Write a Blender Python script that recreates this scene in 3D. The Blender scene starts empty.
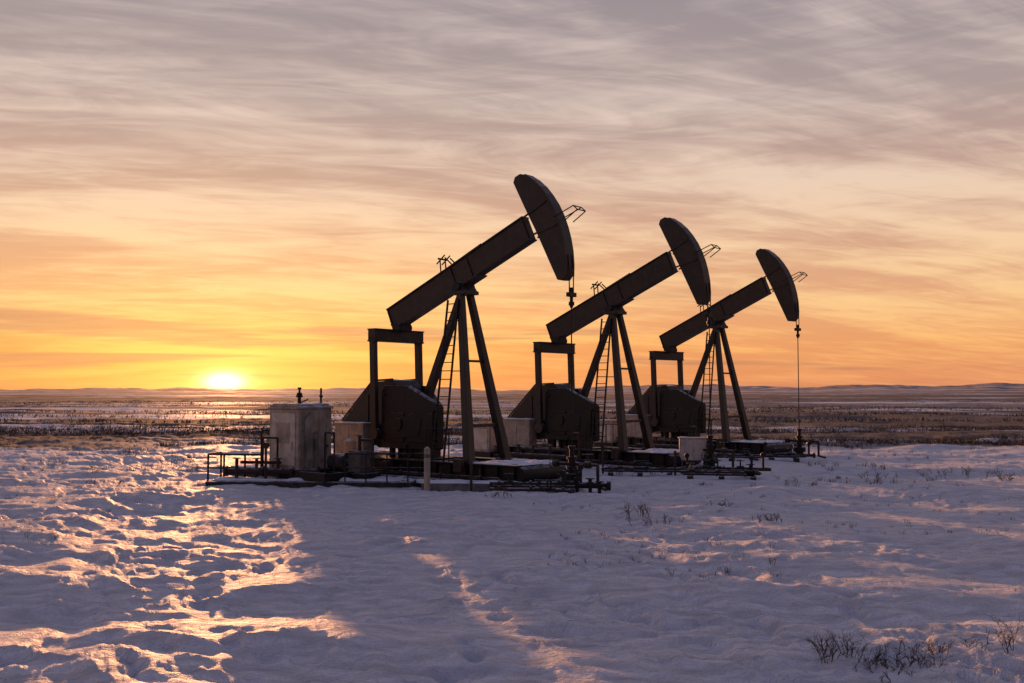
import bpy, math, random
import numpy as np
from mathutils import Vector, Matrix, Quaternion
random.seed(7); rng=np.random.default_rng(7)
scene=bpy.context.scene
scene.view_settings.view_transform='Standard'
scene.view_settings.look='None'
scene.view_settings.exposure=0
R=math.radians
def s2l(c):
    out=[]
    for v in c:
        v/=255.0
        out.append(v/12.92 if v<=0.04045 else ((v+0.055)/1.055)**2.4)
    return tuple(out)+(1.0,)

# ------------------------------------------------------------ camera
CAMZ=2.7
cam=bpy.data.cameras.new('camera'); co=bpy.data.objects.new('camera',cam)
scene.collection.objects.link(co); scene.camera=co
co.location=(0,0,CAMZ); co.rotation_euler=(R(90+2.905),0,0)
cam.lens=35; cam.sensor_width=36; cam.clip_end=20000; cam.clip_start=0.1

# ------------------------------------------------------------ sun
SUN_AZ=R(-16.1)
def sdir(el): return Vector((math.sin(SUN_AZ)*math.cos(el),math.cos(SUN_AZ)*math.cos(el),math.sin(el)))
sl=bpy.data.lights.new('sun','SUN'); so=bpy.data.objects.new('sun',sl); scene.collection.objects.link(so)
sl.energy=4.7; sl.angle=R(1.2); sl.color=(1.0,0.43,0.17)
so.rotation_euler=sdir(R(4.6)).to_track_quat('Z','Y').to_euler()
so.location=(-30,100,20)

# ------------------------------------------------------------ node helper
class NT:
    def __init__(s,nt): s.nt=nt
    def n(s,t,**k):
        nd=s.nt.nodes.new(t)
        for a,b in k.items(): setattr(nd,a,b)
        return nd
    def l(s,a,b): s.nt.links.new(a,b)
    def setin(s,sock,v):
        if hasattr(v,'is_output'): s.l(v,sock)
        else: sock.default_value=v
    def math(s,op,a,b=0.0,c=0.0,clamp=False):
        nd=s.n('ShaderNodeMath',operation=op); nd.use_clamp=clamp
        for i,v in enumerate((a,b,c)):
            if i<len(nd.inputs): s.setin(nd.inputs[i],v)
        return nd.outputs[0]
    def vmath(s,op,a,b=(0,0,0)):
        nd=s.n('ShaderNodeVectorMath',operation=op)
        s.setin(nd.inputs[0],a)
        if op=='SCALE': s.setin(nd.inputs[3],b)
        else: s.setin(nd.inputs[1],b)
        return nd.outputs['Value'] if op in('LENGTH','DOT_PRODUCT') else nd.outputs[0]
    def mix(s,f,a,b,mode='MIX'):
        nd=s.n('ShaderNodeMix',data_type='RGBA',blend_type=mode)
        s.setin(nd.inputs[0],f); s.setin(nd.inputs[6],a); s.setin(nd.inputs[7],b)
        return nd.outputs[2]
    def ramp(s,f,stops,interp='LINEAR'):
        nd=s.n('ShaderNodeValToRGB'); s.setin(nd.inputs[0],f)
        cr=nd.color_ramp; cr.interpolation=interp
        while len(cr.elements)<len(stops): cr.elements.new(0.5)
        for e,(p,c) in zip(cr.elements,stops):
            e.position=p; e.color=c if len(c)==4 else tuple(c)+(1,)
        return nd.outputs[0]
    def smooth(s,v,a,b,c=0.0,d=1.0):
        nd=s.n('ShaderNodeMapRange',interpolation_type='SMOOTHSTEP')
        s.setin(nd.inputs[0],v); nd.inputs[1].default_value=a; nd.inputs[2].default_value=b
        nd.inputs[3].default_value=c; nd.inputs[4].default_value=d
        return nd.outputs[0]
    def noise(s,vec,scale,detail=4,rough=0.5,dist=0.0):
        nd=s.n('ShaderNodeTexNoise'); s.setin(nd.inputs['Vector'],vec)
        nd.inputs['Scale'].default_value=scale; nd.inputs['Detail'].default_value=detail
        nd.inputs['Roughness'].default_value=rough; nd.inputs['Distortion'].default_value=dist
        return nd.outputs[0]
    def sep(s,v):
        nd=s.n('ShaderNodeSeparateXYZ'); s.l(v,nd.inputs[0]); return nd.outputs
    def comb(s,x,y,z):
        nd=s.n('ShaderNodeCombineXYZ')
        for i,v in enumerate((x,y,z)): s.setin(nd.inputs[i],v)
        return nd.outputs[0]

# ------------------------------------------------------------ world sky
w=bpy.data.worlds.new('World'); scene.world=w; w.use_nodes=True
w.node_tree.nodes.clear(); T=NT(w.node_tree)
tc=T.n('ShaderNodeTexCoord'); D=T.vmath('NORMALIZE',tc.outputs['Generated'])
dx,dy,dz=T.sep(D)
dzc=T.math('MAXIMUM',dz,0.0)
clear=[(0,(204,132,106)),(0.012,(222,142,102)),(0.045,(232,156,106)),(0.095,(228,168,128)),(0.15,(212,165,140)),(0.20,(196,161,147)),(0.28,(174,156,154)),(0.37,(156,145,151)),(0.55,(122,121,145)),(1.0,(90,99,138))]
lit=[(0,(222,148,114)),(0.012,(242,164,112)),(0.045,(254,188,118)),(0.095,(252,206,150)),(0.15,(246,209,172)),(0.20,(237,208,185)),(0.28,(221,200,190)),(0.37,(205,188,184)),(0.55,(150,144,158)),(1.0,(102,108,142))]
cA=T.ramp(dzc,[(p,s2l(c)) for p,c in clear]); cB=T.ramp(dzc,[(p,s2l(c)) for p,c in lit])
# cirrus sheet projected on a plane
den=T.math('ADD',dzc,0.12)
px=T.math('DIVIDE',dx,den); py=T.math('DIVIDE',dy,den)
pv=T.comb(T.math('ADD',T.math('MULTIPLY',px,0.50),T.math('MULTIPLY',py,0.22)),T.math('SUBTRACT',T.math('MULTIPLY',py,1.45),T.math('MULTIPLY',px,0.50)),0.3)
n1=T.noise(pv,0.85,4,0.6,0.8)
n2=T.noise(pv,3.2,4,0.65,1.4)
az=T.math('ARCTAN2',dx,dy)
ns=T.noise(T.comb(T.math('MULTIPLY',az,4.0),T.math('MULTIPLY',T.math('ADD',dz,T.math('MULTIPLY',az,-0.05)),46.0),1.7),1.0,4,0.6,0.6)
cf=T.math('ADD',T.math('MULTIPLY',n1,0.52),T.math('ADD',T.math('MULTIPLY',n2,0.27),T.math('MULTIPLY',ns,0.23)))
cf=T.smooth(cf,0.42,0.62)
base=T.mix(cf,cA,cB)
# sky opposite the sunset is darker and bluer
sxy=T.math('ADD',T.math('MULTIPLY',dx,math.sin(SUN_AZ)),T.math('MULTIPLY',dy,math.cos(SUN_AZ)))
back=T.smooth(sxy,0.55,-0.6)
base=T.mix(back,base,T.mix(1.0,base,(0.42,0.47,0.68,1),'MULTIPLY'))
# sun glow (atmospheric scattering round the sun)
SD=sdir(R(0.58))
dv=T.vmath('SUBTRACT',D,tuple(SD))
dg=T.vmath('MULTIPLY',dv,(0.50,0.50,1.20)); r1=T.vmath('LENGTH',dg)
g1=T.math('EXPONENT',T.math('MULTIPLY',r1,-7.5))
g2=T.math('EXPONENT',T.math('MULTIPLY',r1,-22.0))
dg3=T.vmath('MULTIPLY',dv,(0.68,0.68,1.45)); r3=T.vmath('LENGTH',dg3)
g3=T.math('EXPONENT',T.math('MULTIPLY',T.math('POWER',r3,2.0),-1.0/(0.0110**2)))
g4=T.math('EXPONENT',T.math('MULTIPLY',r3,-60.0))
def addc(a,col,f):
    c=T.mix(1.0,a,T.vmath('SCALE',col,f),'ADD'); return c
sky=addc(base,(0.34,0.10,-0.09),g1)
sky=addc(sky,(0.90,0.44,0.10),T.math('MULTIPLY',g2,T.math('ADD',0.1,T.math('MULTIPLY',ns,1.7))))
sky=addc(sky,(0.8,0.5,0.2),g4)
# dark low stratus streaks
n3=T.noise(T.comb(T.math('MULTIPLY',az,3.2),T.math('MULTIPLY',dz,62.0),8.3),1.0,4,0.5,0.3)
stm=T.math('MULTIPLY',T.smooth(n3,0.55,0.66),T.math('MULTIPLY',T.smooth(dz,0.006,0.018),T.smooth(dz,0.06,0.12,1.0,0.0)))
sky=T.mix(T.math('MULTIPLY',stm,0.5),sky,s2l((172,120,104)))
sky=addc(sky,(3.4,2.6,1.4),g3)
st=T.n('ShaderNodeTexSky',sky_type='NISHITA'); st.sun_disc=False
st.sun_elevation=R(4.6); st.sun_rotation=SUN_AZ
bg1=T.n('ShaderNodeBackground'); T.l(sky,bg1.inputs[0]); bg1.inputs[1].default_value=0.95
bg2=T.n('ShaderNodeBackground'); T.l(st.outputs[0],bg2.inputs[0]); bg2.inputs[1].default_value=0.005
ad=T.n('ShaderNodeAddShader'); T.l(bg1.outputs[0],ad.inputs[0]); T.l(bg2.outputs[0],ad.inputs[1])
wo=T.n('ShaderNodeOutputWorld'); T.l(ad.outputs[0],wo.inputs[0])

# ------------------------------------------------------------ materials
def newmat(name):
    m=bpy.data.materials.new(name); m.use_nodes=True; m.node_tree.nodes.clear()
    t=NT(m.node_tree); b=t.n('ShaderNodeBsdfPrincipled'); o=t.n('ShaderNodeOutputMaterial')
    t.l(b.outputs[0],o.inputs[0]); return m,t,b
def bump(t,b,h,strength,dist):
    nd=t.n('ShaderNodeBump'); t.l(h,nd.inputs['Height']); nd.inputs['Strength'].default_value=strength
    nd.inputs['Distance'].default_value=dist; t.l(nd.outputs[0],b.inputs['Normal'])
def painted(name,col,col2,rough=0.55,metal=0.0,frost=0.5,scale=3.0,spec=0.35):
    m,t,b=newmat(name)
    pos=t.n('ShaderNodeNewGeometry'); tcn=t.n('ShaderNodeTexCoord'); P=tcn.outputs['Object']
    a=t.noise(P,scale,5,0.65,0.4); f=t.smooth(a,0.40,0.64)
    c=t.mix(f,col+(1,),col2+(1,))
    st_=t.noise(t.vmath('MULTIPLY',P,(9,9,1.0)),1.6,3,0.6)
    c=t.mix(t.smooth(st_,0.5,0.75,0,0.45),c,tuple(v*0.45 for v in col)+(1,))
    nz=t.sep(pos.outputs['Normal'])[2]
    fn=t.noise(P,5.0,4,0.7)
    fr=t.math('MULTIPLY',t.smooth(nz,0.55,0.9),t.smooth(fn,0.42,0.55))
    c=t.mix(t.math('MULTIPLY',fr,frost),c,(0.7,0.72,0.76,1))
    t.l(c,b.inputs['Base Color']); b.inputs['Metallic'].default_value=metal
    b.inputs['Specular IOR Level'].default_value=spec
    t.l(t.math('ADD',rough-0.1,t.math('MULTIPLY',a,0.3)),b.inputs['Roughness'])
    bump(t,b,t.noise(P,28,3,0.6),0.35,0.01)
    return m
M_steel=painted('dark_brown_steel',(0.016,0.011,0.009),(0.044,0.024,0.016),0.48,0.0,0.4,spec=0.4)
M_black=painted('black_steel',(0.008,0.007,0.0065),(0.019,0.013,0.011),0.5,0.0,0.4,spec=0.3)
M_rust=painted('rusty_pipe',(0.025,0.017,0.014),(0.065,0.031,0.020),0.6,0.0,0.5)
M_beige=painted('beige_painted_steel',(0.40,0.33,0.26),(0.27,0.215,0.165),0.5,0,0.8)
M_beige2=painted('pale_panel',(0.58,0.50,0.42),(0.44,0.37,0.31),0.5,0,0.8)
M_grey=painted('galvanised_steel',(0.14,0.13,0.125),(0.08,0.075,0.07),0.45,0.3,0.6)
M_conc=painted('concrete',(0.20,0.18,0.17),(0.12,0.11,0.10),0.85,0,0.8)
M_wood=painted('weathered_timber',(0.06,0.045,0.035),(0.03,0.024,0.02),0.85,0,0.7)

m,t,b=newmat('snow'); M_snowcap=m
P=t.n('ShaderNodeTexCoord').outputs['Object']
b.inputs['Base Color'].default_value=(0.80,0.80,0.84,1); b.inputs['Roughness'].default_value=0.7
bump(t,b,t.noise(P,14,4,0.6),0.5,0.03)

# ground material
m,t,b=newmat('snowfield'); M_ground=m
geo=t.n('ShaderNodeNewGeometry'); P=geo.outputs['Position']; X,Y,Z=t.sep(P)
dist=t.vmath('LENGTH',t.comb(X,Y,0.0))
nA=t.noise(t.comb(t.math('MULTIPLY',X,0.011),t.math('MULTIPLY',Y,0.075),0.0),1.0,7,0.62,0.3)
nB=t.noise(t.comb(t.math('MULTIPLY',X,0.0016),t.math('MULTIPLY',Y,0.0125),3.0),1.0,7,0.62,0.3)
fa=t.smooth(nA,0.41,0.49); fb=t.smooth(nB,0.43,0.51)
wfar=t.smooth(dist,150,420)
fm=t.math('ADD',t.math('MULTIPLY',fa,t.math('SUBTRACT',1.0,t.math('MULTIPLY',wfar,0.70))),t.math('MULTIPLY',fb,wfar),clamp=True)
edge=t.smooth(t.math('ADD',dist,t.math('MULTIPLY',t.math('SUBTRACT',nA,0.5),50.0)),49,62)
fm=t.math('MULTIPLY',fm,edge)
fm=t.math('MULTIPLY',fm,0.92)
soil=t.mix(t.noise(P,0.5,4,0.6),(0.042,0.026,0.020,1),(0.12,0.073,0.050,1))
soil=t.mix(t.smooth(dist,300,2000),soil,(0.19,0.125,0.115,1))  # soil pales with distance: aerial haze painted into the base colour
dirt=t.noise(P,0.7,5,0.7)
snowc=t.mix(t.smooth(dirt,0.42,0.68,0,0.45),(0.84,0.82,0.86,1),(0.66,0.64,0.70,1))
gr=t.noise(P,7.0,4,0.75)
gm=t.math('MULTIPLY',t.smooth(gr,0.62,0.70),t.smooth(t.noise(t.vmath('MULTIPLY',P,(0.14,0.3,0.1)),1.0,3,0.6),0.47,0.60))
snowc=t.mix(t.math('MULTIPLY',gm,0.65),snowc,(0.20,0.15,0.11,1))
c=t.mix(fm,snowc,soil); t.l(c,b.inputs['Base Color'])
t.l(t.math('ADD',0.64,t.math('MULTIPLY',fm,0.3)),b.inputs['Roughness'])
b.inputs['Specular IOR Level'].default_value=0.32
h1=t.noise(t.vmath('MULTIPLY',P,(1.0,1.7,1.0)),2.0,6,0.64,0.9)
h2=t.noise(P,24,3,0.65)
hh=t.math('ADD',h1,t.math('MULTIPLY',h2,0.12))
nd=t.n('ShaderNodeBump'); t.l(hh,nd.inputs['Height']); nd.inputs['Distance'].default_value=0.26
t.l(t.smooth(dist,20,160,1.0,0.35),nd.inputs['Strength']); t.l(nd.outputs[0],b.inputs['Normal'])

def plantmat(name,a,bc):
    m,t,b=newmat(name); P=t.n('ShaderNodeTexCoord').outputs['Object']
    t.l(t.mix(t.smooth(t.noise(P,1.5,3,0.6),0.35,0.65),a+(1,),bc+(1,)),b.inputs['Base Color'])
    b.inputs['Roughness'].default_value=0.8; return m
M_grass=plantmat('dry_grass_straw',(0.15,0.09,0.05),(0.06,0.037,0.024))
M_twig=plantmat('dead_twig',(0.07,0.045,0.032),(0.12,0.08,0.05))
M_scrub=plantmat('dark_scrub',(0.042,0.027,0.020),(0.11,0.068,0.043))

# ------------------------------------------------------------ numpy noise
def _h(ix,iy,seed):
    n=(ix*374761393+iy*668265263+seed*144665)&0xffffffff
    n=((n^(n>>13))*1274126177)&0xffffffff
    n=n^(n>>16)
    return n/4294967296.0*2*np.pi
def pn(x,y,seed=0):
    ix=np.floor(x).astype(np.int64); iy=np.floor(y).astype(np.int64)
    fx=x-ix; fy=y-iy
    u=fx**3*(fx*(fx*6-15)+10); v=fy**3*(fy*(fy*6-15)+10)
    def g(a,b_):
        th=_h(ix+a,iy+b_,seed); return np.cos(th)*(fx-a)+np.sin(th)*(fy-b_)
    return ((g(0,0)*(1-u)+g(1,0)*u)*(1-v)+(g(0,1)*(1-u)+g(1,1)*u)*v)*1.5
def fbm(x,y,o,seed=0,gain=0.5):
    s=np.zeros_like(x); a=1.0
    for i in range(o):
        s+=a*pn(x*2**i+i*3.7,y*2**i+i*1.3,seed+i*17); a*=gain
    return s
def sst(x,a,b_):
    q=np.clip((x-a)/(b_-a),0,1); return q*q*(3-2*q)
def ground_h(x,y):
    x=np.asarray(x,float); y=np.asarray(y,float)
    r=np.hypot(x,y)
    near=1-sst(r,60,160)
    pad=1-0.6*np.exp(-(((x-0.5)/8)**2+((y-34)/6)**2))
    h=pad*0.13*fbm(x/7.0,y/5.0,2,1)
    h+=near*pad*0.095*fbm(x/3.2+0.3*y/3,y/1.9,2,5)
    wx=x+0.7*fbm(x/1.7,y/1.7,3,9); wy=y+0.7*fbm(x/1.7+9,y/1.7,3,11)
    ca,sa=math.cos(R(-24)),math.sin(R(-24))
    u=wx*ca+wy*sa; v=-wx*sa+wy*ca
    rd=1-np.sqrt(fbm(u/2.6,v/0.95,4,21)**2+0.008); patch=sst(fbm(x/6,y/6,2,33),-0.4,0.25)
    h+=near*(0.12*(rd-0.7)*(0.4+0.6*patch))
    # rough, trampled crust (stronger to the left)
    rg=0.30+0.70*sst(fbm(x/3.1+5,y/3.1,3,43)-x*0.03,-0.25,0.4)
    h+=near*0.040*fbm(u/0.85,v/0.40,4,41,0.6)*rg
    for (x0,k,kk,ph) in ((-3.2,-0.30,0.0016,0.0),(6.5,-0.55,0.004,2.0)):
        xc=x0+k*(y-8)-kk*(y-8)**2+0.35*np.sin(y*0.25+ph)
        msk=sst(y,4,6)*(1-sst(y,40,55))*(0.35+0.65*sst(fbm(x/2,y/2,2,91),-0.3,0.3))
        for off in (-0.85,0.85):
            d=x-xc-off
            h+=msk*(-0.035*np.exp(-(d/0.2)**2)+0.015*np.exp(-((np.abs(d)-0.36)/0.15)**2))
    far=sst(r,50,120)
    h+=far*(0.35*fbm(x/60,y/22,3,51))+sst(r,150,500)*0.8*fbm(x/300,y/90,3,61)
    hl=sst(r,1500,3600)
    azm=np.arctan2(x,y)
    prof=9+9*fbm(azm*7,r*0+2.5,4,71)+sst(azm,-0.02,0.14)*14+5*fbm(azm*30,r/900,3,77)
    h+=hl*np.maximum(prof,0)
    return h

# ------------------------------------------------------------ ground mesh
def build_ground():
    fine=np.arange(-36,36.001,0.125); coarse=np.arange(39,321.1,3.0)
    ang=np.radians(np.concatenate([fine,coarse])); NA=len(ang)
    rr=[1.5]
    while rr[-1]<5200: rr.append(rr[-1]*1.009)
    rr=np.array(rr); NR=len(rr)
    A,RR=np.meshgrid(ang,rr)
    x=(np.sin(A)*RR).ravel(); y=(np.cos(A)*RR).ravel()
    z=ground_h(x,y)
    rs=np.random.default_rng(3); trails=[]
    for (xa,ya,xb,yb) in ((-1.5,6,-9,27),(1.2,6.5,-3,24),(4.5,9,2.5,23),(-9,14,-2,20)):
        L=math.hypot(xb-xa,yb-ya); n=int(L/0.68); nx,ny=-(yb-ya)/L,(xb-xa)/L
        for i in range(n):
            q=(i+rs.normal(0,.18))/n; wob=0.9*math.sin(q*5+xa)+0.3*math.sin(q*13); sd=0.14 if i%2 else -0.14
            trails.append((xa+(xb-xa)*q+nx*(wob+sd)+rs.normal(0,.07),ya+(yb-ya)*q+ny*(wob+sd)+rs.normal(0,.07),(xb-xa)/L,(yb-ya)/L,rs.uniform(0.2,1.1)))
    front=np.where((y>4)&(y<32)&(np.abs(x)<14))[0]
    fx,fy=x[front],y[front]; dz_=np.zeros_like(fx)
    for (a,b_,ux,uy,am) in trails:
        k=np.where((np.abs(fx-a)<0.6)&(np.abs(fy-b_)<0.6))[0]
        ddx=fx[k]-a; ddy=fy[k]-b_
        p=(ddx*ux+ddy*uy)/0.19; q=(-ddx*uy+ddy*ux)/0.12
        e=np.sqrt(p*p+q*q)
        dz_[k]+=am*(-0.06*np.exp(-e**3)+0.018*np.exp(-((e-1.45)/0.35)**2))
    z[front]+=dz_
    v=np.column_stack([x,y,z]); v=np.vstack([v,[0,0,0]])
    i=np.arange(NR-1)[:,None]; j=np.arange(NA)[None,:]; j2=(j+1)%NA
    q=np.stack([i*NA+j,(i+1)*NA+j,(i+1)*NA+j2,i*NA+j2],-1).reshape(-1,4)[:,::-1]
    tri=np.stack([np.full(NA,NR*NA),(np.arange(NA)+1)%NA,np.arange(NA)],-1)[:,::-1]
    me=bpy.data.meshes.new('snow_ground')
    nq=len(q); nt_=len(tri)
    me.vertices.add(len(v)); me.vertices.foreach_set('co',v.astype(np.float32).ravel())
    me.loops.add(nq*4+nt_*3); me.loops.foreach_set('vertex_index',np.concatenate([q.ravel(),tri.ravel()]).astype(np.int32))
    me.polygons.add(nq+nt_)
    ls=np.concatenate([np.arange(nq)*4,nq*4+np.arange(nt_)*3]).astype(np.int32)
    me.polygons.foreach_set('loop_start',ls)
    me.polygons.foreach_set('use_smooth',np.ones(nq+nt_,bool))
    me.update(calc_edges=True); me.validate()
    if me.polygons[10].normal.z<0: me.flip_normals()
    me.materials.append(M_ground)
    o=bpy.data.objects.new('snow_ground',me); scene.collection.objects.link(o)
build_ground()
def gz(x,y): return float(ground_h(np.array([x]),np.array([y]))[0])

# ------------------------------------------------------------ part builder
class Part:
    def __init__(s): s.v=[]; s.f=[]; s.sm=[]
    def add(s,vs,fs,smooth=False):
        o=len(s.v); s.v+= [tuple(q) for q in vs]
        for f in fs: s.f.append(tuple(i+o for i in f)); s.sm.append(smooth)
        return s
    def box(s,x0,x1,y0,y1,z0,z1):
        vs=[(x,y,z) for x in(x0,x1) for y in(y0,y1) for z in(z0,z1)]
        return s.add(vs,[(0,1,3,2),(4,6,7,5),(0,4,5,1),(2,3,7,6),(0,2,6,4),(1,5,7,3)])
    def beam(s,p,q,w,h,up=(0,0,1),w2=None,h2=None):
        p=Vector(p); q=Vector(q); d=(q-p).normalized(); up=Vector(up)
        if abs(d.dot(up))>0.98: up=Vector((1,0,0))
        sd=d.cross(up).normalized(); u=sd.cross(d)
        w2=w2 or w; h2=h2 or h
        vs=[c+sd*a*ww/2+u*b_*hh_/2 for c,ww,hh_ in((p,w,h),(q,w2,h2)) for a,b_ in((-1,-1),(1,-1),(1,1),(-1,1))]
        return s.add(vs,[(3,2,1,0),(4,5,6,7),(0,1,5,4),(1,2,6,5),(2,3,7,6),(3,0,4,7)])
    def cyl(s,p,q,r,n=12,r2=None):
        p=Vector(p); q=Vector(q); d=(q-p).normalized(); r2=r if r2 is None else r2
        up=Vector((0,0,1)) if abs(d.z)<0.9 else Vector((1,0,0))
        a=d.cross(up).normalized(); b_=a.cross(d)
        vs=[]
        for c,rr_ in((p,r),(q,r2)):
            for i in range(n):
                th=2*math.pi*i/n; vs.append(c+a*math.cos(th)*rr_+b_*math.sin(th)*rr_)
        s.add(vs,[(i,(i+1)%n,n+(i+1)%n,n+i) for i in range(n)],n>=10)
        s.add(vs[:n],[tuple(range(n-1,-1,-1))]); s.add(vs[n:],[tuple(range(n))]); return s
    def tube(s,pts,r,n=8):
        for a,b_ in zip(pts[:-1],pts[1:]): s.cyl(a,b_,r,n)
        return s
    def prism(s,poly,y0,y1):   # poly in x,z
        n=len(poly); vs=[(x,y0,z) for x,z in poly]+[(x,y1,z) for x,z in poly]
        return s.add(vs,[tuple(range(n)),tuple(range(2*n-1,n-1,-1))]+[(i,n+i,n+(i+1)%n,(i+1)%n) for i in range(n)])
    def torus(s,c,ax,Rr,r,n=16,k=6):
        c=Vector(c); ax=Vector(ax).normalized(); up=Vector((0,0,1)) if abs(ax.z)<0.9 else Vector((1,0,0))
        a=ax.cross(up).normalized(); b_=ax.cross(a); vs=[]
        for i in range(n):
            th=2*math.pi*i/n; d=a*math.cos(th)+b_*math.sin(th)
            for j in range(k):
                ph=2*math.pi*j/k; vs.append(c+d*(Rr+r*math.cos(ph))+ax*r*math.sin(ph))
        return s.add(vs,[(i*k+j,((i+1)%n)*k+j,((i+1)%n)*k+(j+1)%k,i*k+(j+1)%k) for i in range(n) for j in range(k)],True)
    def wheel(s,c,ax,Rr,r=0.012):
        s.torus(c,ax,Rr,r); c=Vector(c); ax=Vector(ax).normalized()
        up=Vector((0,0,1)) if abs(ax.z)<0.9 else Vector((1,0,0)); a=ax.cross(up).normalized(); b_=ax.cross(a)
        for d in(a,b_): s.cyl(c-d*Rr,c+d*Rr,r*0.8,6)
        return s
    def make(s,name,parent,mat,bev=0.0):
        me=bpy.data.meshes.new(name); me.from_pydata(s.v,[],s.f)
        me.polygons.foreach_set('use_smooth',s.sm); me.update()
        import bmesh
        bm=bmesh.new(); bm.from_mesh(me); bmesh.ops.recalc_face_normals(bm,faces=bm.faces); bm.to_mesh(me); bm.free()
        me.materials.append(mat); o=bpy.data.objects.new(name,me); scene.collection.objects.link(o)
        if parent: o.parent=parent
        if bev>0:
            md=o.modifiers.new('bevel','BEVEL'); md.width=bev; md.segments=2; md.limit_method='ANGLE'; md.angle_limit=R(40)
        return o
def empty(name,loc,yaw=0.0,sc=1.0):
    e=bpy.data.objects.new(name,None); scene.collection.objects.link(e)
    e.location=loc; e.rotation_euler=(0,0,yaw); e.scale=(sc,)*3; e.empty_display_size=0.3; return e
def snowcap(name,parent,x0,x1,y0,y1,z,h,seed=0,step=0.07,cover=0.0):
    nx=max(4,int((x1-x0)/step)); ny=max(4,int((y1-y0)/step)); nx=min(nx,120); ny=min(ny,60)
    X,Y=np.meshgrid(np.linspace(x0,x1,nx+1),np.linspace(y0,y1,ny+1))
    e=np.minimum(np.minimum(X-x0,x1-X),np.minimum(Y-y0,y1-Y)); wd=min(0.22,(y1-y0)/2,(x1-x0)/2)
    q=np.clip(e/wd,0,1); prof=np.sqrt(np.clip(1-(1-q)**2,0,1))
    nn=fbm(X*1.3+seed*7.1,Y*1.3+seed*3.3,4,seed)
    Z=z-0.012+h*prof*np.clip(0.75+0.6*nn-cover,0.0,2)-(0.02*(nn<cover-0.75))
    v=np.column_stack([X.ravel(),Y.ravel(),Z.ravel()]); W=nx+1
    f=[(j*W+i,j*W+i+1,(j+1)*W+i+1,(j+1)*W+i) for j in range(ny) for i in range(nx)]
    p=Part(); p.add(v.tolist(),f,True); return p.make(name,parent,M_snowcap)

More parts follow.
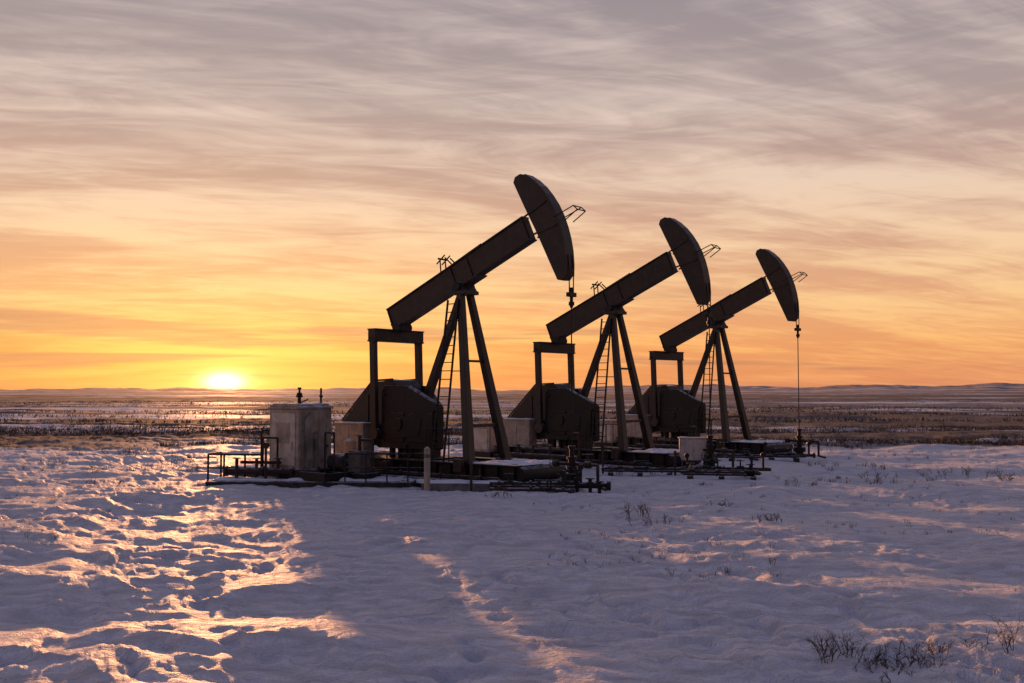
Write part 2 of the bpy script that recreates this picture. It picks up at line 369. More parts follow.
# ------------------------------------------------------------ pumpjack
def pumpjack(loc,yaw,sc,theta,seed):
    J=empty('pumpjack',loc,yaw,sc)
    Part().box(-5.4,3.1,-1.40,1.40,-0.25,0.18).make('concrete_pad',J,M_conc,0.02)
    p=Part()
    for y in(-0.95,0.95):
        p.box(-5.0,2.85,y-0.16,y+0.16,0.62,0.66); p.box(-5.0,2.85,y-0.16,y+0.16,0.20,0.24); p.box(-5.0,2.85,y-0.03,y+0.03,0.24,0.62)
        for i in range(14): p.box(-4.8+i*0.58,-4.78+i*0.58,y-0.14,y+0.14,0.24,0.62)
    for x in(-4.9,-3.6,-2.2,-0.8,0.4,1.2,2.0,2.74): p.box(x-0.08,x+0.08,-0.79,0.79,0.26,0.60)
    p.cyl((2.86,-1.0,0.42),(2.86,1.0,0.42),0.20,16)
    p.make('skid_base',J,M_black,0.008)
    Part().box(-5.0,-1.0,-0.79,0.79,0.605,0.655).box(1.3,2.6,-0.79,0.79,0.605,0.645).make('skid_deck',J,M_black)
    snowcap('skid_snow',J,1.15,2.80,-1.04,1.04,0.655,0.10,seed,cover=0.38)
    snowcap('skid_snow_rear',J,-5.0,-3.2,-1.08,1.08,0.655,0.10,seed+5,cover=0.35)
    snowcap('pad_snow',J,-5.5,3.2,-1.60,-1.08,0.06,0.16,seed+1,cover=0.2)
    snowcap('pad_snow_far',J,-5.5,3.2,1.05,1.6,0.10,0.20,seed+2)
    snowcap('pad_snow_end',J,3.0,3.6,-1.5,1.5,0.05,0.16,seed+3,cover=0.1)
    # samson post
    p=Part(); top=5.66
    legs=(((0.05,-0.20,top),(0.98,-0.88,0.66)),((0.05,0.20,top),(0.98,0.80,0.66)),((-0.10,0,top),(-2.30,0,0.66)))
    for a,b_ in legs: p.beam(b_,a,0.28,0.24,up=(1,0,0),w2=0.19,h2=0.18)
    def lp(k,z):
        a,b_=[Vector(q) for q in legs[k]]; tt=(z-b_.z)/(a.z-b_.z); return b_.lerp(a,tt)
    for z in(1.7,): p.beam(lp(0,z),lp(1,z),0.08,0.10)
    p.beam(lp(0,3.6),lp(1,3.6),0.06,0.07)
    for k in range(3):
        b_=Vector(legs[k][1]); p.box(b_.x-0.24,b_.x+0.24,b_.y-0.2,b_.y+0.2,0.655,0.70)
    p.box(-0.32,0.32,-0.32,0.32,top-0.05,top+0.06)
    p.make('samson_post',J,M_steel,0.012)
    p=Part(); p.prism([(-0.28,top+0.06),(0.28,top+0.06),(0.15,top+0.24),(-0.15,top+0.24)],-0.30,0.30)
    p.cyl((0,-0.36,top+0.20),(0,0.36,top+0.20),0.13,16); p.make('saddle_bearing',J,M_black,0.01)
    # ladder on the near side
    p=Part(); a=Vector((-0.12,-0.36,5.45)); b_=Vector((-0.12,-1.02,0.66))
    for o in(-0.23,0.23): p.beam(b_+Vector((o,0,0)),a+Vector((o*0.9,0,0)),0.055,0.04)
    n=19
    for i in range(n):
        c=b_.lerp(a,(i+0.5)/n); p.cyl(c-Vector((0.22,0,0)),c+Vector((0.22,0,0)),0.016,6)
    for z in(1.6,3.3,4.8):
        c=b_.lerp(a,(z-b_.z)/(a.z-b_.z)); p.beam(c+Vector((0.2,0,0)),lp(0,z),0.03,0.03)
    p.make('ladder',J,M_black)
    # moving assembly in beam space: s along beam, u up
    ct,sn=math.cos(theta),math.sin(theta); PV=(0.0,6.30)
    def B(s_,u_): return (PV[0]+s_*ct-u_*sn, PV[1]+s_*sn+u_*ct)
    def bpoly(ps): return [B(*q) for q in ps]
    p=Part(); s0,s1=-3.30,2.72
    for (u0,u1,hw) in((0.345,0.385,0.17),(-0.385,-0.345,0.17),(-0.345,0.345,0.125)):
        p.prism(bpoly([(s0,u0),(s1,u0),(s1,u1),(s0,u1)]),-hw,hw)
    for s_ in(-3.27,-0.35,0.35,2.66):
        p.prism(bpoly([(s_-0.015,-0.343),(s_+0.015,-0.343),(s_+0.015,0.343),(s_-0.015,0.343)]),-0.165,0.165)
    p.prism(bpoly([(-0.6,-0.43),(0.6,-0.43),(0.6,-0.387),(-0.6,-0.387)]),-0.24,0.24)
    p.make('walking_beam',J,M_steel,0.008)
    p=Part()
    for y in(-0.12,0.12):
        for a_,b2 in(((-0.75,0.385),(-0.62,0.78)),((-0.25,0.385),(-0.42,0.72)),((-0.80,0.70),(-0.40,0.80))):
            q1=B(*a_); q2=B(*b2); p.cyl((q1[0],y,q1[1]),(q2[0],y,q2[1]),0.022,6)
    q=B(-0.62,0.78); p.cyl((q[0],-0.2,q[1]),(q[0],0.2,q[1]),0.03,8)
    q=B(-0.2,0.40); q2=B(1.0,0.42); p.cyl((q[0],-0.1,q[1]),(q2[0],-0.1,q2[1]),0.02,6)
    p.make('beam_grease_frame',J,M_black)
    def inv(x,z):
        th=R(23.5); dx_=x; dz_=z-6.28
        return (dx_*math.cos(th)+dz_*math.sin(th), -dx_*math.sin(th)+dz_*math.cos(th))
    raw=[(2.02,8.72),(2.08,8.88),(2.26,8.95),(2.46,8.90),(2.72,8.73),(2.98,8.50),(3.20,8.24),(3.40,7.95),(3.57,7.63),(3.70,7.30),(3.80,6.96),(3.87,6.6),(3.90,6.2),(3.89,5.88),(3.79,5.76),(3.58,5.78),(3.21,6.50),(2.84,7.22),(2.42,7.97)]
    ps=[inv(*q) for q in raw]
    p=Part(); p.prism(bpoly(ps),-0.17,0.17); p.make('horse_head',J,M_steel,0.02)
    p=Part()
    arc=ps[3:14]; inn=[(q[0]-0.05*(q[0])/math.hypot(*q),q[1]-0.05*q[1]/math.hypot(*q)) for q in arc]
    arc2=[(q[0]*1.006,q[1]*1.006) for q in arc]
    for i in range(len(arc)-1): p.prism(bpoly([inn[i],arc2[i],arc2[i+1],inn[i+1]]),-0.20,0.20)
    for (a_,b2) in (((2.75,0.30),(3.65,0.35)),((2.75,-0.30),(3.70,-0.45))):
        q1=B(*a_);q2=B(*b2)
        for y in(-0.185,0.185): p.beam((q1[0],y,q1[1]),(q2[0],y,q2[1]),0.03,0.05,up=(0,0,1))
    p.make('horse_head_face',J,M_steel)
    p=Part()
    def pt(x,z,y):
        q=B(*inv(x,z)); return (q[0],y,q[1])
    for y in(-0.20,0.20):
        p.tube([pt(3.50,7.55,y),pt(4.16,7.80,y),pt(4.30,7.68,y),pt(3.88,7.42,y)],0.016,6)
    p.cyl(pt(4.16,7.80,-0.20),pt(4.16,7.80,0.20),0.016,6); p.cyl(pt(4.30,7.68,-0.20),pt(4.30,7.68,0.20),0.016,6)
    p.make('wireline_guard',J,M_black)
    hx=3.95; p=Part()
    for y in(-0.10,0.10): p.tube([(3.91,y,6.5),(hx,y,6.1),(hx,y,5.42)],0.017,6)
    p.make('bridle_cable',J,M_black)
    p=Part(); p.box(hx-0.07,hx+0.07,-0.16,0.16,5.32,5.44); p.cyl((hx,0,5.44),(hx,0,5.58),0.055,10); p.cyl((hx,0,5.02),(hx,0,5.32),0.05,10); p.cyl((hx,0,5.08),(hx,0,5.18),0.085,10)
    p.make('carrier_bar',J,M_black,0.01)
    Part().cyl((hx,0,1.2),(hx,0,5.3),0.018,8).make('polished_rod',J,M_black)
    # equalizer + pitmans
    tx,tz=B(-3.05,-0.385); p=Part()
    p.prism([(tx-0.30,tz+0.10),(tx+0.22,tz+0.14),(tx+0.20,4.62),(tx-0.04,4.62)],-0.22,0.22)
    p.cyl((tx+0.08,-0.28,4.72),(tx+0.08,0.28,4.72),0.13,14); p.make('equalizer_bearing',J,M_black,0.01)
    ex=-2.86
    p=Part(); p.box(ex-0.15,ex+0.15,-1.10,1.10,4.30,4.62); p.box(ex-0.19,ex+0.19,-1.10,1.10,4.62,4.66); p.box(ex-0.19,ex+0.19,-1.10,1.10,4.26,4.30)
    p.make('equalizer_beam',J,M_steel,0.01)
    for k,y in enumerate((-1.01,1.01)):
        p=Part(); p.beam((ex,y,4.26),(-2.76,y,1.45),0.15,0.22,up=(1,0,0)); p.cyl((ex,y-0.09,4.30),(ex,y+0.09,4.30),0.12,12)
        p.cyl((-2.76,y-0.09,1.4),(-2.76,y+0.09,1.4),0.19,16); p.make('pitman_arm_%d'%(k+1),J,M_steel,0.01)
    # cranks with counterweights
    for k,sg in enumerate((-1,1)):
        y0,y1=sorted((sg*0.58,sg*0.86)); sx=1.0 if sg<0 else 0.42
        fx_=lambda v: -2.64+(v+2.64)*sx
        p=Part(); p.prism([(-2.85,1.2),(-2.85,1.62),(fx_(-1.2),2.05),(fx_(-0.9),1.85),(fx_(-1.0),1.35)],min(sg*0.91,sg*0.83),max(sg*0.91,sg*0.83))
        p.cyl((-1.9,sg*0.4,1.7),(-1.9,sg*0.95,1.7),0.20,20); p.make('crank_%d'%(k+1),J,M_black,0.01)
        p=Part(); p.prism([(fx_(a_),z_) for a_,z_ in [(-2.60,0.96),(-2.64,1.0),(-2.64,2.70),(-2.50,2.88),(-1.62,2.88),(-0.34,2.30),(-0.28,2.22),(-0.28,1.02),(-0.34,0.96)]],y0,y1)
        if sg<0:
            for (u0,u1) in ((-2.45,-1.65),(-1.5,-0.45)):
                p.box(u0,u1,y0-0.03,y0,1.15,2.05)
            for (bx,bz) in((-2.5,1.2),(-0.36,1.25),(-2.5,2.6),(-0.45,2.1),(-1.58,1.05)): p.cyl((bx,-0.82,bz),(bx,-0.91,bz),0.05,8)
        p.make('counterweight_%d'%(k+1),J,M_black,0.02)
    p=Part(); p.prism([(-2.3,0.66),(-2.3,1.9),(-2.1,2.3),(-1.6,2.3),(-1.35,1.9),(-1.35,0.66)],-0.48,0.48)
    p.box(-2.4,-1.25,-0.54,0.54,1.62,1.72)
    for x in(-2.15,-1.9,-1.65): p.box(x-0.02,x+0.02,-0.53,0.53,0.66,1.62)
    p.make('gear_reducer',J,M_black,0.02)
    # sloping belt guard
    p=Part(); p.prism([(-4.75,1.0),(-4.75,1.72),(-3.35,3.0),(-2.45,3.05),(-2.25,2.8),(-2.25,1.0)],-0.55,0.55)
    for y in(-0.56,0.54):
        p.beam((-4.78,y+0.01,1.75),(-3.36,y+0.01,3.04),0.05,0.06); p.beam((-3.36,y+0.01,3.04),(-2.45,y+0.01,3.08),0.05,0.06)
    p.box(-3.58,-3.52,-0.58,0.58,1.02,2.60)
    p.make('belt_guard',J,M_steel,0.01)
    snowcap('guard_snow',J,-3.3,-2.5,-0.52,0.52,3.05,0.06,seed+8,cover=0.2)
    p=Part(); p.box(-4.55,-3.25,-1.06,-0.62,0.70,1.66); p.box(-4.60,-3.20,-1.10,-0.60,1.66,1.71); p.box(-3.93,-3.90,-1.075,-1.06,0.78,1.60)
    for z in(0.95,1.05,1.15): p.box(-4.4,-4.05,-1.075,-1.062,z,z+0.03)
    p.make('motor_enclosure',J,M_beige,0.015)
    snowcap('enclosure_snow',J,-4.58,-3.22,-1.08,-0.62,1.715,0.05,seed+9,cover=0.2)
    p=Part()
    for x in(-4.6,-3.5,-2.5):
        for y in(-0.5,0.5): p.box(x-0.07,x+0.07,y-0.07,y+0.07,0.65,1.02)
    p.cyl((-4.2,0.62,1.1),(-4.2,1.15,1.1),0.26,18); p.make('guard_frame',J,M_black,0.008)
    # brake railing, conduit and small boxes beside the skid
    p=Part()
    for x in(-0.6,0.3): p.cyl((x,-1.0,0.66),(x,-1.0,1.6),0.02,6)
    p.cyl((-0.6,-1.0,1.6),(0.3,-1.0,1.6),0.02,6); p.cyl((-0.6,-1.0,1.15),(0.3,-1.0,1.15),0.016,6)
    p.make('brake_railing',J,M_black)
    p=Part(); p.tube([(-4.9,-1.25,0.30),(2.4,-1.25,0.30),(2.4,-1.25,0.15)],0.03,8)
    for x in(-3.0,-1.4,0.2,1.7):
        p.cyl((x,-1.25,0.15),(x,-1.25,0.52),0.028,8); p.cyl((x-0.05,-1.25,0.30),(x+0.05,-1.25,0.30),0.06,10)
    p.box(0.75,1.05,-1.33,-1.18,0.42,0.78); p.box(-2.2,-1.9,-1.36,-1.16,0.34,0.60)
    p.make('conduit_run',J,M_rust,0.005)
    return J
YAW=-R(38.3)
jacks=[((-1.45,30.0,0.02),YAW,1.0,R(23.6)),((3.80,36.7,-0.05),YAW-R(3),1.0,R(23.0)),((9.00,43.4,-0.02),YAW-R(8),0.98,R(22.6))]
for i,(l,y,s_,th) in enumerate(jacks): pumpjack(l,y,s_,th,i*20+3)

def jw(i,a,b_,z=0.0):
    l,y,s_,_=jacks[i]; return (l[0]+s_*(a*math.cos(y)-b_*math.sin(y)), l[1]+s_*(a*math.sin(y)+b_*math.cos(y)), z)

# ------------------------------------------------------------ wellheads
for i in range(3):
    x,y,_=jw(i,3.95,0); W=empty('wellhead',(x,y,0.0),jacks[i][1])
    p=Part(); p.cyl((0,0,-0.2),(0,0,0.35),0.16,16); p.cyl((0,0,0.30),(0,0,0.37),0.25,18); p.cyl((0,0,0.38),(0,0,0.45),0.25,18)
    for k in range(8):
        th=k*math.pi/4; p.cyl((0.21*math.cos(th),0.21*math.sin(th),0.27),(0.21*math.cos(th),0.21*math.sin(th),0.48),0.02,6)
    p.cyl((0,0,0.45),(0,0,0.85),0.10,14); p.cyl((0,0,0.60),(0,0,0.66),0.15,14); p.cyl((0,0,0.85),(0,0,0.92),0.14,14)
    p.cyl((0,0,0.92),(0,0,1.18),0.07,12); p.cyl((0,0,1.14),(0,0,1.22),0.10,12)
    p.cyl((-0.45,0,0.72),(0.45,0,0.72),0.05,10); p.make('casing_head',W,M_black,0.005)
    p=Part(); p.cyl((0.45,0,0.72),(0.62,0,0.72),0.10,12); p.cyl((0.53,0,0.72),(0.53,0,1.0),0.025,8); p.wheel((0.53,0,1.0),(0,0,1),0.13)
    p.cyl((-0.45,0,0.72),(-0.6,0,0.72),0.10,12); p.wheel((-0.66,0,0.72),(1,0,0),0.13); p.cyl((-0.6,0,0.72),(-0.66,0,0.72),0.025,8)
    p.cyl((0,-0.35,0.55),(0,0.35,0.55),0.045,8); p.wheel((0,-0.42,0.55),(0,1,0),0.11)
    p.make('gate_valves',W,M_rust,0.004)
    p=Part(); p.tube([(0.62,0,0.72),(0.85,0,0.72),(0.85,0,0.15),(1.3,-0.3,0.12)],0.045,8); p.make('flow_elbow',W,M_rust)
    snowcap('wellhead_snow',W,-0.5,0.5,-0.5,0.5,-0.02,0.14,i+60)

def pipeline(loc,yaw,L,seed,h=0.22):
    E=empty('flow_line',loc,yaw); p=Part()
    p.cyl((-L/2,0,h),(L/2,0,h),0.06,10); p.cyl((-L/2+0.1,-0.22,h-0.04),(L/2-0.4,-0.22,h-0.04),0.035,8)
    x=-L/2+0.25
    while x<L/2:
        p.cyl((x-0.03,0,h),(x+0.03,0,h),0.11,12); x+=0.85
    p.make('pipes',E,M_rust)
    p=Part(); x=-L/2+0.3
    while x<L/2: p.box(x-0.08,x+0.08,-0.34,0.16,-0.15,h-0.09); x+=0.95
    p.make('timber_sleepers',E,M_wood,0.01)
    p=Part(); rs=random.Random(seed)
    for k in range(3):
        x=rs.uniform(-L/2+0.2,L/2-0.2); p.cyl((x-0.12,0,h),(x+0.12,0,h),0.10,12); p.cyl((x,0,h),(x,0,h+0.26),0.025,8); p.wheel((x,0,h+0.27),(0,0,1),0.12)
    x=L/2-0.25; p.cyl((x,0,h),(x,0,h+0.42),0.04,8); p.cyl((x,-0.05,h+0.46),(x,0.05,h+0.46),0.08,14)
    p.make('valves',E,M_black)
    return E
def grd(px_,py_):
    d=CAMZ*995/(py_-392.0); return ((px_-512)/995*d,d)
pipeline((0.75,27.0,0.0),R(-4),2.7,1)
pipeline((0.5,26.3,0.0),R(-12),2.2,5,h=0.12)
pipeline((6.4,30.8,0.0),R(-14),2.4,2)
pipeline((7.1,32.6,0.0),R(-10),2.6,7,h=0.2)
pipeline((10.9,39.3,0.0),R(-6),2.0,3)
pipeline((4.4,32.4,0.0),R(-8),3.0,9,h=0.2)
pipeline((8.6,38.6,0.0),R(-12),2.8,13,h=0.25)

E=empty('valve_manifold',(1.75,26.9,0.0),R(-10)); p=Part()
for k,x in enumerate((-0.35,0.0,0.35,0.6)):
    hgt=(0.42,0.62,0.38,0.3)[k]; p.cyl((x,0,-0.1),(x,0,hgt),0.05,10); p.cyl((x,0,hgt*0.5),(x,0,hgt*0.5+0.10),0.10,12); p.wheel((x,0,hgt),(0,0,1),0.12)
p.cyl((-0.6,0,0.2),(0.85,0,0.2),0.07,10); p.cyl((-0.6,0.3,0.15),(0.75,0.3,0.15),0.06,10); p.cyl((0.8,0,0.2),(0.9,0,0.2),0.13,12)
p.make('valve_stems',E,M_black)

E=empty('concrete_slab',(-0.95,27.6,0.0),R(-5)); Part().box(-1.5,1.2,-0.4,0.4,-0.3,0.22).make('slab',E,M_conc,0.02)
snowcap('slab_snow',E,-1.5,1.2,-0.4,0.4,0.22,0.08,77,cover=0.1)
x,y=-2.30,27.1; E=empty('marker_post',(x,y,0)); p=Part(); p.cyl((0,0,-0.3),(0,0,1.16),0.085,16); p.cyl((0,0,1.16),(0,0,1.22),0.085,16,0.03); p.make('post',E,M_beige)
Part().cyl((0,0,0.92),(0,0,1.02),0.088,16).make('band',E,M_grey)
for (x,y,h) in ((-1.1,27.0,0.75),(3.0,33.0,0.9),(5.2,31.9,0.8)):
    E=empty('steel_stake',(x,y,0)); p=Part(); p.cyl((0,0,-0.3),(0,0,h),0.035,8); p.box(-0.05,0.05,-0.012,0.012,h-0.12,h+0.02); p.make('stake',E,M_rust)

# ------------------------------------------------------------ control cabinet on its skid
CX,CY=-6.35,30.0
E=empty('equipment_cabinet',(CX,CY,0.0),YAW)
p=Part(); p.box(-0.66,0.66,-0.64,0.64,0.42,2.20); p.box(-0.71,0.71,-0.69,0.69,2.20,2.25)
p.prism([(-0.71,2.25),(0.71,2.25),(0.50,2.36),(-0.50,2.36)],-0.64,0.64)
p.make('cabinet_body',E,M_beige,0.03)
p=Part(); p.box(-0.54,0.54,-0.665,-0.64,0.55,2.08); p.make('service_door',E,M_beige2,0.01)
p=Part(); p.box(-0.30,0.30,-0.685,-0.666,1.20,1.80)
for k in range(7): p.box(-0.26,0.26,-0.70,-0.687,1.25+k*0.075,1.285+k*0.075)
p.box(0.40,0.45,-0.70,-0.666,1.0,1.25)
p.make('louvre',E,M_beige,0.004)
p=Part()
for y in(-0.46,-0.15,0.15,0.46): p.box(0.66,0.69,y-0.02,y+0.02,0.5,2.12)
p.box(0.695,0.71,-0.35,0.35,0.7,1.3); p.make('side_ribs',E,M_beige,0.004)
p=Part(); p.cyl((0.05,-0.1,2.34),(0.05,-0.1,2.54),0.05,10); p.cyl((0.05,-0.1,2.54),(0.05,-0.1,2.68),0.11,12,0.07); p.cyl((0.05,-0.1,2.68),(0.05,-0.1,2.84),0.03,8)
p.cyl((0.05,-0.1,2.78),(0.05,-0.1,2.84),0.06,8)
p.cyl((0.50,0.35,2.25),(0.50,0.35,2.82),0.03,8); p.cyl((0.50,0.35,2.54),(0.50,0.35,2.60),0.055,8)
p.cyl((-0.2,0.1,2.36),(0.2,0.1,2.48),0.02,6)
p.make('vent_and_antenna',E,M_black)
p=Part()
for y in(-0.62,0.62): p.box(-2.6,1.9,y-0.08,y+0.08,0.12,0.40)
for x in(-2.5,-1.6,-0.7,0.7,1.8): p.box(x-0.06,x+0.06,-0.54,0.54,0.14,0.38)
p.box(-0.8,0.8,-0.54,0.54,0.385,0.418); p.make('cabinet_skid',E,M_black,0.008)
snowcap('roof_snow',E,-0.6,0.6,-0.6,0.6,2.345,0.05,91,cover=0.3)
snowcap('skid_snow',E,-2.6,-0.8,-0.7,0.7,0.36,0.12,92)
p=Part(); p.tube([(0.76,-0.5,0.4),(0.76,-0.5,1.9),(0.76,-0.3,2.1)],0.025,8); p.tube([(0.95,-0.3,0.4),(0.95,-0.3,1.5),(1.1,-0.3,1.55),(1.1,-0.3,0.5)],0.035,8)
p.box(0.85,1.05,-0.42,-0.32,1.0,1.35); p.make('conduits',E,M_grey)

E=empty('timber_platform',(-6.1,28.9,0.0),R(-3)); p=Part()
for k in range(5): p.box(-2.6,3.3,-0.55+k*0.26,-0.33+k*0.26,0.02,0.15)
for x in(-2.5,-1.5,0,1.5,3.1): p.box(x-0.1,x+0.1,-0.6,0.8,-0.2,0.018)
p.make('planks',E,M_wood,0.008); snowcap('platform_snow',E,-2.6,3.3,-0.1,0.75,0.15,0.10,95,cover=0.2)
E=empty('pipe_railing',(-7.9,29.6,0.0),R(-8)); p=Part()
for x in(-1.15,-0.65,0.0,0.55,1.0): p.cyl((x,0,-0.2),(x,0,0.85 if x<0.5 else 1.35),0.032,8)
p.tube([(-1.15,0,0.85),(0.0,0,0.85),(0.55,0,0.85),(0.55,0,1.35),(1.0,0,1.35)],0.03,8); p.tube([(-1.15,0,0.45),(1.0,0,0.45)],0.026,8)
p.tube([(-1.15,0,0.85),(-1.15,0.9,0.85)],0.03,8); p.cyl((-1.15,0.9,-0.2),(-1.15,0.9,0.85),0.032,8)
p.tube([(0.3,0.5,-0.1),(0.3,0.5,1.55),(0.75,0.5,1.55),(0.75,0.5,0.9)],0.03,8); p.tube([(0.75,0.3,-0.1),(0.75,0.3,1.75),(1.0,0.3,1.75)],0.022,8)
p.make('rails',E,M_black)
E=empty('pipe_manifold',(-7.2,29.2,0.0),R(-6)); p=Part()
p.cyl((-1.2,0.1,0.38),(1.6,0.1,0.38),0.09,12); p.cyl((-0.9,0.4,0.62),(0.4,0.4,0.62),0.05,10)
for x in(-0.9,-0.3,0.35): p.cyl((x,0.1,0.1),(x,0.1,0.75),0.05,8); p.wheel((x,0.1,0.76),(0,0,1),0.12)
for x in(-1.2,-0.1,0.8,1.55): p.cyl((x-0.03,0.1,0.38),(x+0.03,0.1,0.38),0.15,12)
p.cyl((0.05,-0.1,0.2),(0.05,-0.1,1.15),0.04,8); p.cyl((0.05,-0.16,1.15),(0.05,-0.04,1.15),0.09,14)
p.make('manifold_pipes',E,M_rust)
E=empty('chemical_pump',(-4.75,29.6,0.0),YAW); p=Part()
p.box(-1.1,0.9,-0.35,0.35,0.10,0.34); p.make('pump_base',E,M_black,0.01)
p=Part(); p.cyl((-0.9,0,0.62),(-0.2,0,0.62),0.24,18); p.cyl((-0.95,0,0.62),(-0.9,0,0.62),0.20,18); p.cyl((-0.2,0,0.62),(0.1,0,0.62),0.09,12)
p.box(0.1,0.6,-0.22,0.22,0.34,0.98); p.make('motor_and_pump',E,M_grey,0.015)
p=Part(); p.cyl((0.35,0,0.98),(0.35,0,1.4),0.05,10); p.tube([(0.35,0,1.3),(0.9,0,1.3),(0.9,0,0.4)],0.04,8); p.wheel((0.35,0,1.42),(0,0,1),0.12); p.tube([(-1.1,-0.3,0.34),(-1.1,-0.3,1.1),(-0.7,-0.3,1.1)],0.03,8)
p.tube([(-0.6,-0.5,0.1),(-0.6,-0.5,1.5),(-0.2,-0.5,1.5),(-0.2,-0.5,0.3)],0.025,8)
p.make('pump_pipes',E,M_rust)
E=empty('chemical_tank',(-5.05,31.6,0.0)); p=Part(); p.cyl((0,0,0.35),(0,0,1.15),0.27,24); p.cyl((0,0,1.15),(0,0,1.25),0.27,24,0.10); p.torus((0,0,0.65),(0,0,1),0.27,0.015,24); p.torus((0,0,0.95),(0,0,1),0.27,0.015,24); p.make('tank_shell',E,M_beige)
p=Part()
for k in range(4):
    th=k*math.pi/2+0.5; p.cyl((0.22*math.cos(th),0.22*math.sin(th),-0.2),(0.22*math.cos(th),0.22*math.sin(th),0.36),0.03,8)
p.make('tank_legs',E,M_black)

E=empty('guard_rail',(-3.55,28.4,0.0),R(-3)); p=Part()
for x in(-1.2,-0.6,0.0,0.6,1.2): p.cyl((x,0,-0.2),(x,0,0.95),0.022,8)
p.cyl((-1.2,0,0.95),(1.2,0,0.95),0.022,8); p.cyl((-1.2,0,0.55),(1.2,0,0.55),0.018,8); p.make('rail_tubes',E,M_black)

x,y=(692-512)/995*34.5,34.5
E=empty('electrical_box',(x,y,0.0),R(-8)); p=Part(); p.box(-0.46,0.46,-0.2,0.2,0.36,1.10); p.box(-0.50,0.50,-0.24,0.24,1.10,1.14); p.make('box_body',E,M_beige2,0.015)
p=Part(); p.box(-0.40,-0.02,-0.215,-0.2,0.42,1.04); p.box(0.02,0.40,-0.215,-0.2,0.42,1.04); p.make('box_doors',E,M_beige2,0.005)
p=Part()
for a in(-0.38,0.38):
    for b_ in(-0.15,0.15): p.cyl((a,b_,-0.2),(a,b_,0.37),0.03,8)
p.cyl((0.03,-0.24,0.7),(0.03,-0.21,0.7),0.02,6); p.make('legs',E,M_grey)
snowcap('box_snow',E,-0.48,0.48,-0.22,0.22,1.14,0.05,98)

for i,(a,b_) in ((1,(-1.6,-2.2)),(2,(-1.2,-2.3))):
    x,y,_=jw(i,a,b_); E=empty('pipe_manifold',(x,y,0.0),jacks[i][1]); p=Part()
    p.cyl((-1.6,0,0.4),(1.6,0,0.4),0.07,10); p.cyl((-1.3,0.3,0.6),(1.0,0.3,0.6),0.045,10)
    for k in(-1.2,-0.5,0.3,1.1): p.cyl((k,0,-0.1),(k,0,0.75),0.045,8); p.wheel((k,0,0.76),(0,0,1),0.12)
    p.tube([(1.6,0,0.4),(1.6,0,1.25),(1.3,0,1.25)],0.04,8)
    p.make('manifold_pipes',E,M_rust)
    x,y,_=jw(i,-5.6,-0.9); E=empty('equipment_cabinet',(x,y,0.0),jacks[i][1]); p=Part()
    p.box(-0.5,0.5,-0.4,0.4,0.35,1.35); p.box(-0.54,0.54,-0.44,0.44,1.35,1.40); p.make('cabinet_body',E,M_beige,0.02)
    p=Part(); p.box(-0.4,0.4,-0.42,-0.4,0.45,1.25); p.box(0.5,0.52,-0.3,0.3,0.45,1.25); p.make('cabinet_door',E,M_beige2,0.005)
    p=Part(); p.box(-0.6,0.6,-0.45,-0.3,-0.1,0.348); p.box(-0.6,0.6,0.3,0.45,-0.1,0.348); p.make('cabinet_feet',E,M_black)

# ------------------------------------------------------------ vegetation
def blades(name,pts,mat,nb,hmin,hmax,spread,wd,lean=0.5):
    V=[];F=[]
    for (x,y,s_) in pts:
        z=gz_cache(x,y)
        for k in range(nb):
            th=random.uniform(0,6.283); rr_=random.random()*spread*s_; bx=x+math.cos(th)*rr_; by=y+math.sin(th)*rr_
            h=random.uniform(hmin,hmax)*s_; l=random.gauss(0,lean)*h; l2=random.gauss(0,lean)*h
            ph=random.uniform(0,3.14); cx,cy=math.cos(ph)*wd/2,math.sin(ph)*wd/2; o=len(V)
            V+= [(bx-cx,by-cy,z-0.04),(bx+cx,by+cy,z-0.04),(bx+l*0.45+cx*0.7,by+l2*0.45+cy*0.7,z+h*0.6),(bx+l*0.45-cx*0.7,by+l2*0.45-cy*0.7,z+h*0.6),(bx+l,by+l2,z+h*0.95)]
            F+= [(o,o+1,o+2,o+3),(o+3,o+2,o+4)]
    me=bpy.data.meshes.new(name); me.from_pydata(V,[],F); me.materials.append(mat)
    ob=bpy.data.objects.new(name,me); scene.collection.objects.link(ob); return ob
_c={}
def gz_cache(x,y): return _c.get((x,y)) if (x,y) in _c else gz(x,y)
def prep(P):
    a=np.array([(q[0],q[1]) for q in P]); h=ground_h(a[:,0],a[:,1])
    for q,z in zip(P,h): _c[(q[0],q[1])]=float(z)
def field(n,y0,y1,thr,seed,fx=0.05,fy=0.25,xr=0.62,smin=0.6,smax=1.3):
    rs=np.random.default_rng(seed)
    y=np.exp(rs.uniform(math.log(y0),math.log(y1),n*6)); x=rs.uniform(-xr,xr,n*6)*y
    k=fbm(x*fx,y*fy,4,seed)>thr; x=x[k][:n]; y=y[k][:n]
    s_=rs.uniform(smin,smax,len(x)); P=[(float(a),float(b_),float(c)) for a,b_,c in zip(x,y,s_)]
    prep(P); return P
blades('dark_scrub',field(8000,51,82,-0.02,5,0.02,0.11),M_scrub,6,0.07,0.28,0.5,0.032,0.8)
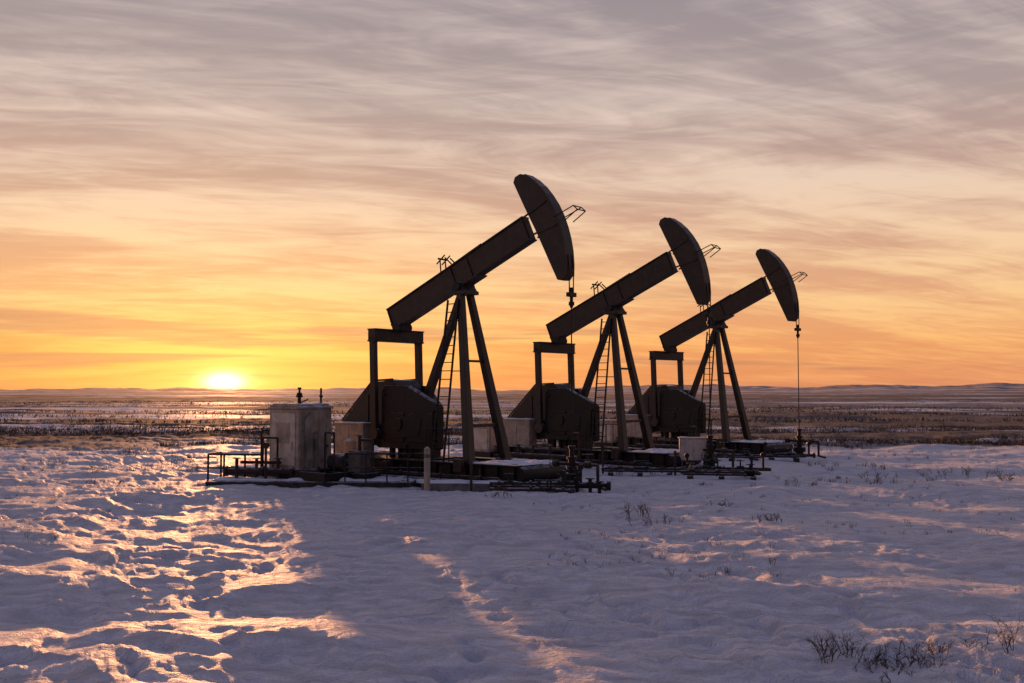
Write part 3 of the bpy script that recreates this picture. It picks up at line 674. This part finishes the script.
blades('distant_scrub',field(4200,84,330,0.10,8,0.006,0.06),M_scrub,5,0.12,0.42,1.6,0.09,0.8)
pts=field(420,29,52,0.10,12,0.15,0.3,0.6,0.5,1.1)
blades('dry_grass',pts,M_grass,12,0.08,0.24,0.16,0.012)
pts=[p_ for p_ in field(460,13,32,0.14,14,0.2,0.4,0.55,0.4,0.9) if p_[0]>0.5 or p_[0]<-8]
blades('dry_grass',pts,M_grass,8,0.04,0.16,0.10,0.007,0.7)
def shrub(px_,py_,h,w_,n,r=0.004,name='dead_shrub'):
    x,y=grd(px_,py_); z=gz(x,y); E=Part()
    def br(p_,d,L,rad,lev):
        q=p_+d*L; E.cyl(p_,q,rad,4,rad*0.65)
        if lev>0:
            for k in range(random.choice((2,3))):
                nd_=(d+Vector((random.gauss(0,.5),random.gauss(0,.5),random.gauss(0.05,.3)))).normalized()
                br(p_.lerp(q,random.uniform(0.5,1.0)),nd_,L*random.uniform(0.5,0.8),rad*0.7,lev-1)
    for k in range(n):
        p0=Vector((random.gauss(0,w_*0.33),random.gauss(0,w_*0.3),-0.05)); d=Vector((p0.x*1.0+random.gauss(0,.35),random.gauss(0,.4),1)).normalized()
        br(p0,d,h*random.uniform(0.3,0.55),r,3)
    o=E.make(name,None,M_twig); o.location=(x,y,z); return o
shrub(822,652,0.40,0.34,12); shrub(845,648,0.36,0.3,9); shrub(893,654,0.28,0.5,24); shrub(925,650,0.32,0.35,16); shrub(968,648,0.26,0.15,6); shrub(1000,648,0.42,0.15,6); shrub(870,652,0.2,0.3,8); shrub(905,662,0.16,0.9,20)
shrub(640,515,0.42,0.5,12,0.006); shrub(655,522,0.25,0.7,12,0.006); shrub(775,524,0.22,0.8,14,0.006); shrub(500,500,0.25,0.6,10,0.006)
shrub(140,452,0.45,1.8,22,0.010); shrub(185,462,0.5,1.2,14,0.008); shrub(200,470,0.4,0.8,10,0.007); shrub(960,472,0.4,1.4,14,0.008); shrub(1005,478,0.4,1.0,10,0.008); shrub(870,478,0.3,1.0,10,0.007); shrub(720,505,0.25,0.6,8,0.006)
